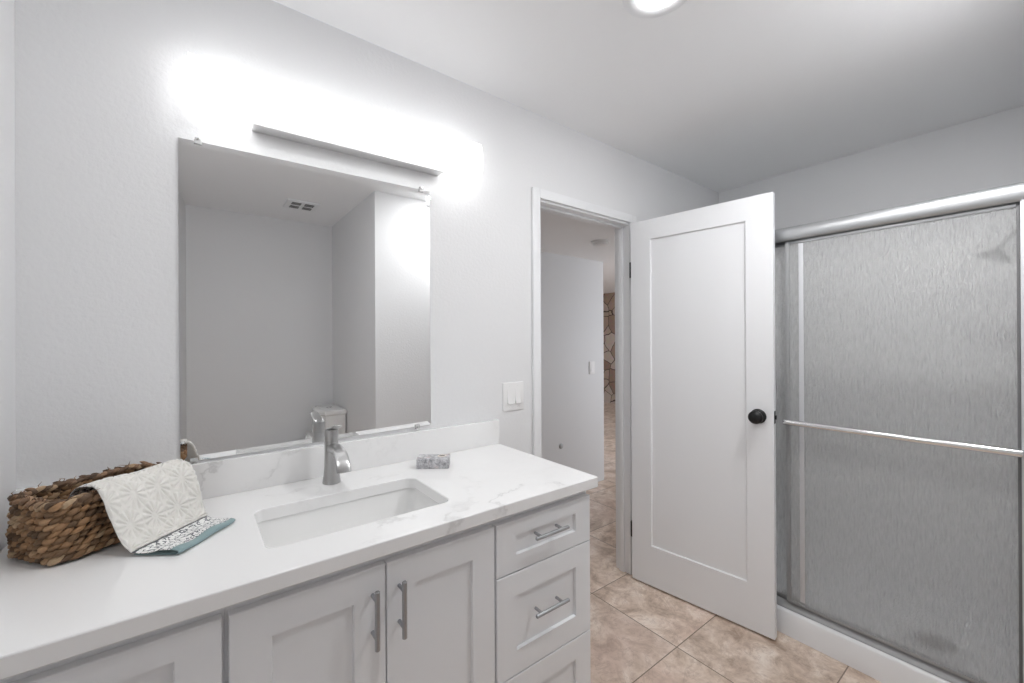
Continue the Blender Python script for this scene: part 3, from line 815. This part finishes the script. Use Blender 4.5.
# ------------------------------------------------------------------ towel over the basket
def cr(pts, s):
    n = len(pts)-1; x = min(max(s, 0), .99999)*n; i = int(x); f = x-i
    p0, p1, p2, p3 = pts[max(i-1, 0)], pts[i], pts[i+1], pts[min(i+2, n)]
    return .5*((2*p1) + (p2-p0)*f + (2*p0-5*p1+4*p2-p3)*f*f + (3*p1-p0-3*p2+p3)*f**3)
LE = [Vector(p) for p in ((-.188, -.237, 1.0555), (-.175, -.254, 1.0555), (-.161, -.276, 1.040), (-.145, -.296, .995), (-.128, -.311, .951), (-.109, -.3245, .9235))]
RE = [Vector(p) for p in ((-.037, -.122, 1.0570), (-.024, -.139, 1.0570), (-.008, -.158, 1.041), (.005, -.171, .996), (.013, -.180, .951), (.022, -.191, .9235))]
LI = [Vector(p) for p in ((-.228, -.192, 1.008), (-.219, -.202, 1.032), (-.206, -.216, 1.050), (-.188, -.237, 1.0555))]
RI = [Vector(p) for p in ((-.073, -.080, 1.010), (-.065, -.090, 1.034), (-.053, -.103, 1.0520), (-.037, -.122, 1.0570))]
LB = [Vector(p) for p in ((-.108, -.325, .9235), (-.086, -.342, .9195), (-.062, -.358, .9235), (-.044, -.371, .9225))]
RB = [Vector(p) for p in ((.022, -.191, .9235), (.040, -.213, .9185), (.056, -.232, .9205), (.070, -.247, .9225))]
LH = [Vector(p) for p in ((-.044, -.371, .9225), (-.034, -.378, .9215), (-.029, -.382, .9185), (-.031, -.380, .9160))]
RH = [Vector(p) for p in ((.070, -.247, .9225), (.076, -.254, .9220), (.079, -.258, .9195), (.077, -.256, .9165))]
def daisy(s, w):
    """raised daisy relief of the terry, metres in, metres out"""
    SP = .052; best = None
    r0 = round(s/(SP*.866))
    for rr in (r0-1, r0, r0+1):
        cs = rr*SP*.866; o_ = SP/2 if rr % 2 else 0
        cw = round((w-o_)/SP)*SP + o_
        dd = (s-cs)**2 + (w-cw)**2
        if best is None or dd < best[0]: best = (dd, math.atan2(s-cs, w-cw))
    r = math.sqrt(best[0]); a = best[1]
    if r < .0035: return .0009
    if r > .0255: return .0008
    pet = abs(math.sin(a*6))**.75                # twelve petals
    rim = min(1, (r-.0035)/.005)*min(1, (.0275-r)/.004)
    return .0056*pet*rim - .0026*rim
def sheet(bm, Lp, Rp, ns, nw, relief=None, uv=False, ripple=None, th=.0028, s0=0):
    uvl = bm.loops.layers.uv.new('UVMap') if uv else None
    Wd = .19; Ls = sum((a-b_).length for a, b_ in zip(Lp, Lp[1:]))
    def P0(i, j):
        s, w_ = i/ns, j/nw
        p = cr(Lp, s).lerp(cr(Rp, s), w_)
        if ripple: p = p + ripple(s, w_)
        return p
    g = [[P0(i, j) for j in range(nw+1)] for i in range(ns+1)]
    nr = [[None]*(nw+1) for _ in range(ns+1)]
    for i in range(ns+1):
        for j in range(nw+1):
            a = g[min(i+1, ns)][j]-g[max(i-1, 0)][j]; b_ = g[i][min(j+1, nw)]-g[i][max(j-1, 0)]
            v = b_.cross(a); nr[i][j] = v.normalized() if v.length else Vector((0, 0, 1))
    if nr[ns//2][nw//2].z < 0: nr = [[-v for v in r] for r in nr]
    top = []; bot = []
    for i in range(ns+1):
        rt, rb = [], []
        for j in range(nw+1):
            e = relief(i/ns*Ls + s0, j/nw*Wd) if relief else 0
            edge = min(1, min(i if not s0 else 99, j, nw-j)/2)
            rt.append(bm.verts.new(g[i][j] + nr[i][j]*(th*.5*max(.25, edge) + e))); rb.append(bm.verts.new(g[i][j] - nr[i][j]*th*.5*max(.25, edge)))
        top.append(rt); bot.append(rb)
    def face(vs, co):
        f = bm.faces.new(vs)
        if uv:
            for lp_, (i, j) in zip(f.loops, co): lp_[uvl].uv = (j/nw*Wd, i/ns*Ls)
    for i in range(ns):
        for j in range(nw):
            co = ((i, j), (i, j+1), (i+1, j+1), (i+1, j))
            face([top[a][b_] for a, b_ in co], co); face([bot[a][b_] for a, b_ in co[::-1]], co[::-1])
    for i in range(ns):
        for j in (0, nw):
            co = ((i, j), (i+1, j)); face([top[i][j], top[i+1][j], bot[i+1][j], bot[i][j]], (co[0], co[1], co[1], co[0]))
    for j in range(nw):
        for i in (0, ns):
            co = ((i, j), (i, j+1)); face([top[i][j], top[i][j+1], bot[i][j+1], bot[i][j]], (co[0], co[1], co[1], co[0]))
t = thing('towel', 'white daisy textured hand towel with teal hem draped over the basket rim', 'towel', (-.04, -.25, WZ))
loc = t.location.copy()
def drape(s, w_): return Vector((.5, -.6, .2))*(.0035*math.sin(w_*7+.6)*math.sin(s*PI)) + Vector((0, 0, 1))*(.0025*math.sin(w_*9)*(1-s)**2)
def drape_in(s, w_): return Vector((0, 0, 1))*(.0025*math.sin(w_*9)*s)
bm = BM(); sheet(bm, LE, RE, 130, 120, daisy, ripple=drape, th=.005); mk('terry_panel', bm, 'terry', t, 180, loc)
bm = BM(); sheet(bm, LI, RI, 18, 48, None, True, drape_in, .004); mk('printed_band', bm, 'print', t, 180, loc)
def flat(s, w_): return Vector((0, 0, 1))*(.0028*(1+math.sin(w_*11+1.0))*s*1.1)
bm = BM(); sheet(bm, LB, RB, 16, 48, None, True, flat, .003); mk('printed_border', bm, 'print', t, 180, loc)
def flat1(s, w_): return Vector((0, 0, 1))*(.0028*(1+math.sin(w_*11+1.0))*1.1*(1-s*.6))
bm = BM(); sheet(bm, LH, RH, 12, 48, None, True, flat1, .0034); mk('teal_hem', bm, 'teal', t, 180, loc)
# the towel's second layer lying under the border
LU = [Vector((p.x*.96-.002, p.y+.004, .9165)) for p in (LB[0], LB[2], LH[1])]; RU = [Vector((p.x-.004, p.y+.004, .9165)) for p in (RB[0], RB[2], RH[1])]
bm = BM(); sheet(bm, LU, RU, 10, 24, None, True, None, .0024); mk('under_layer', bm, 'teal', t, 180, loc)
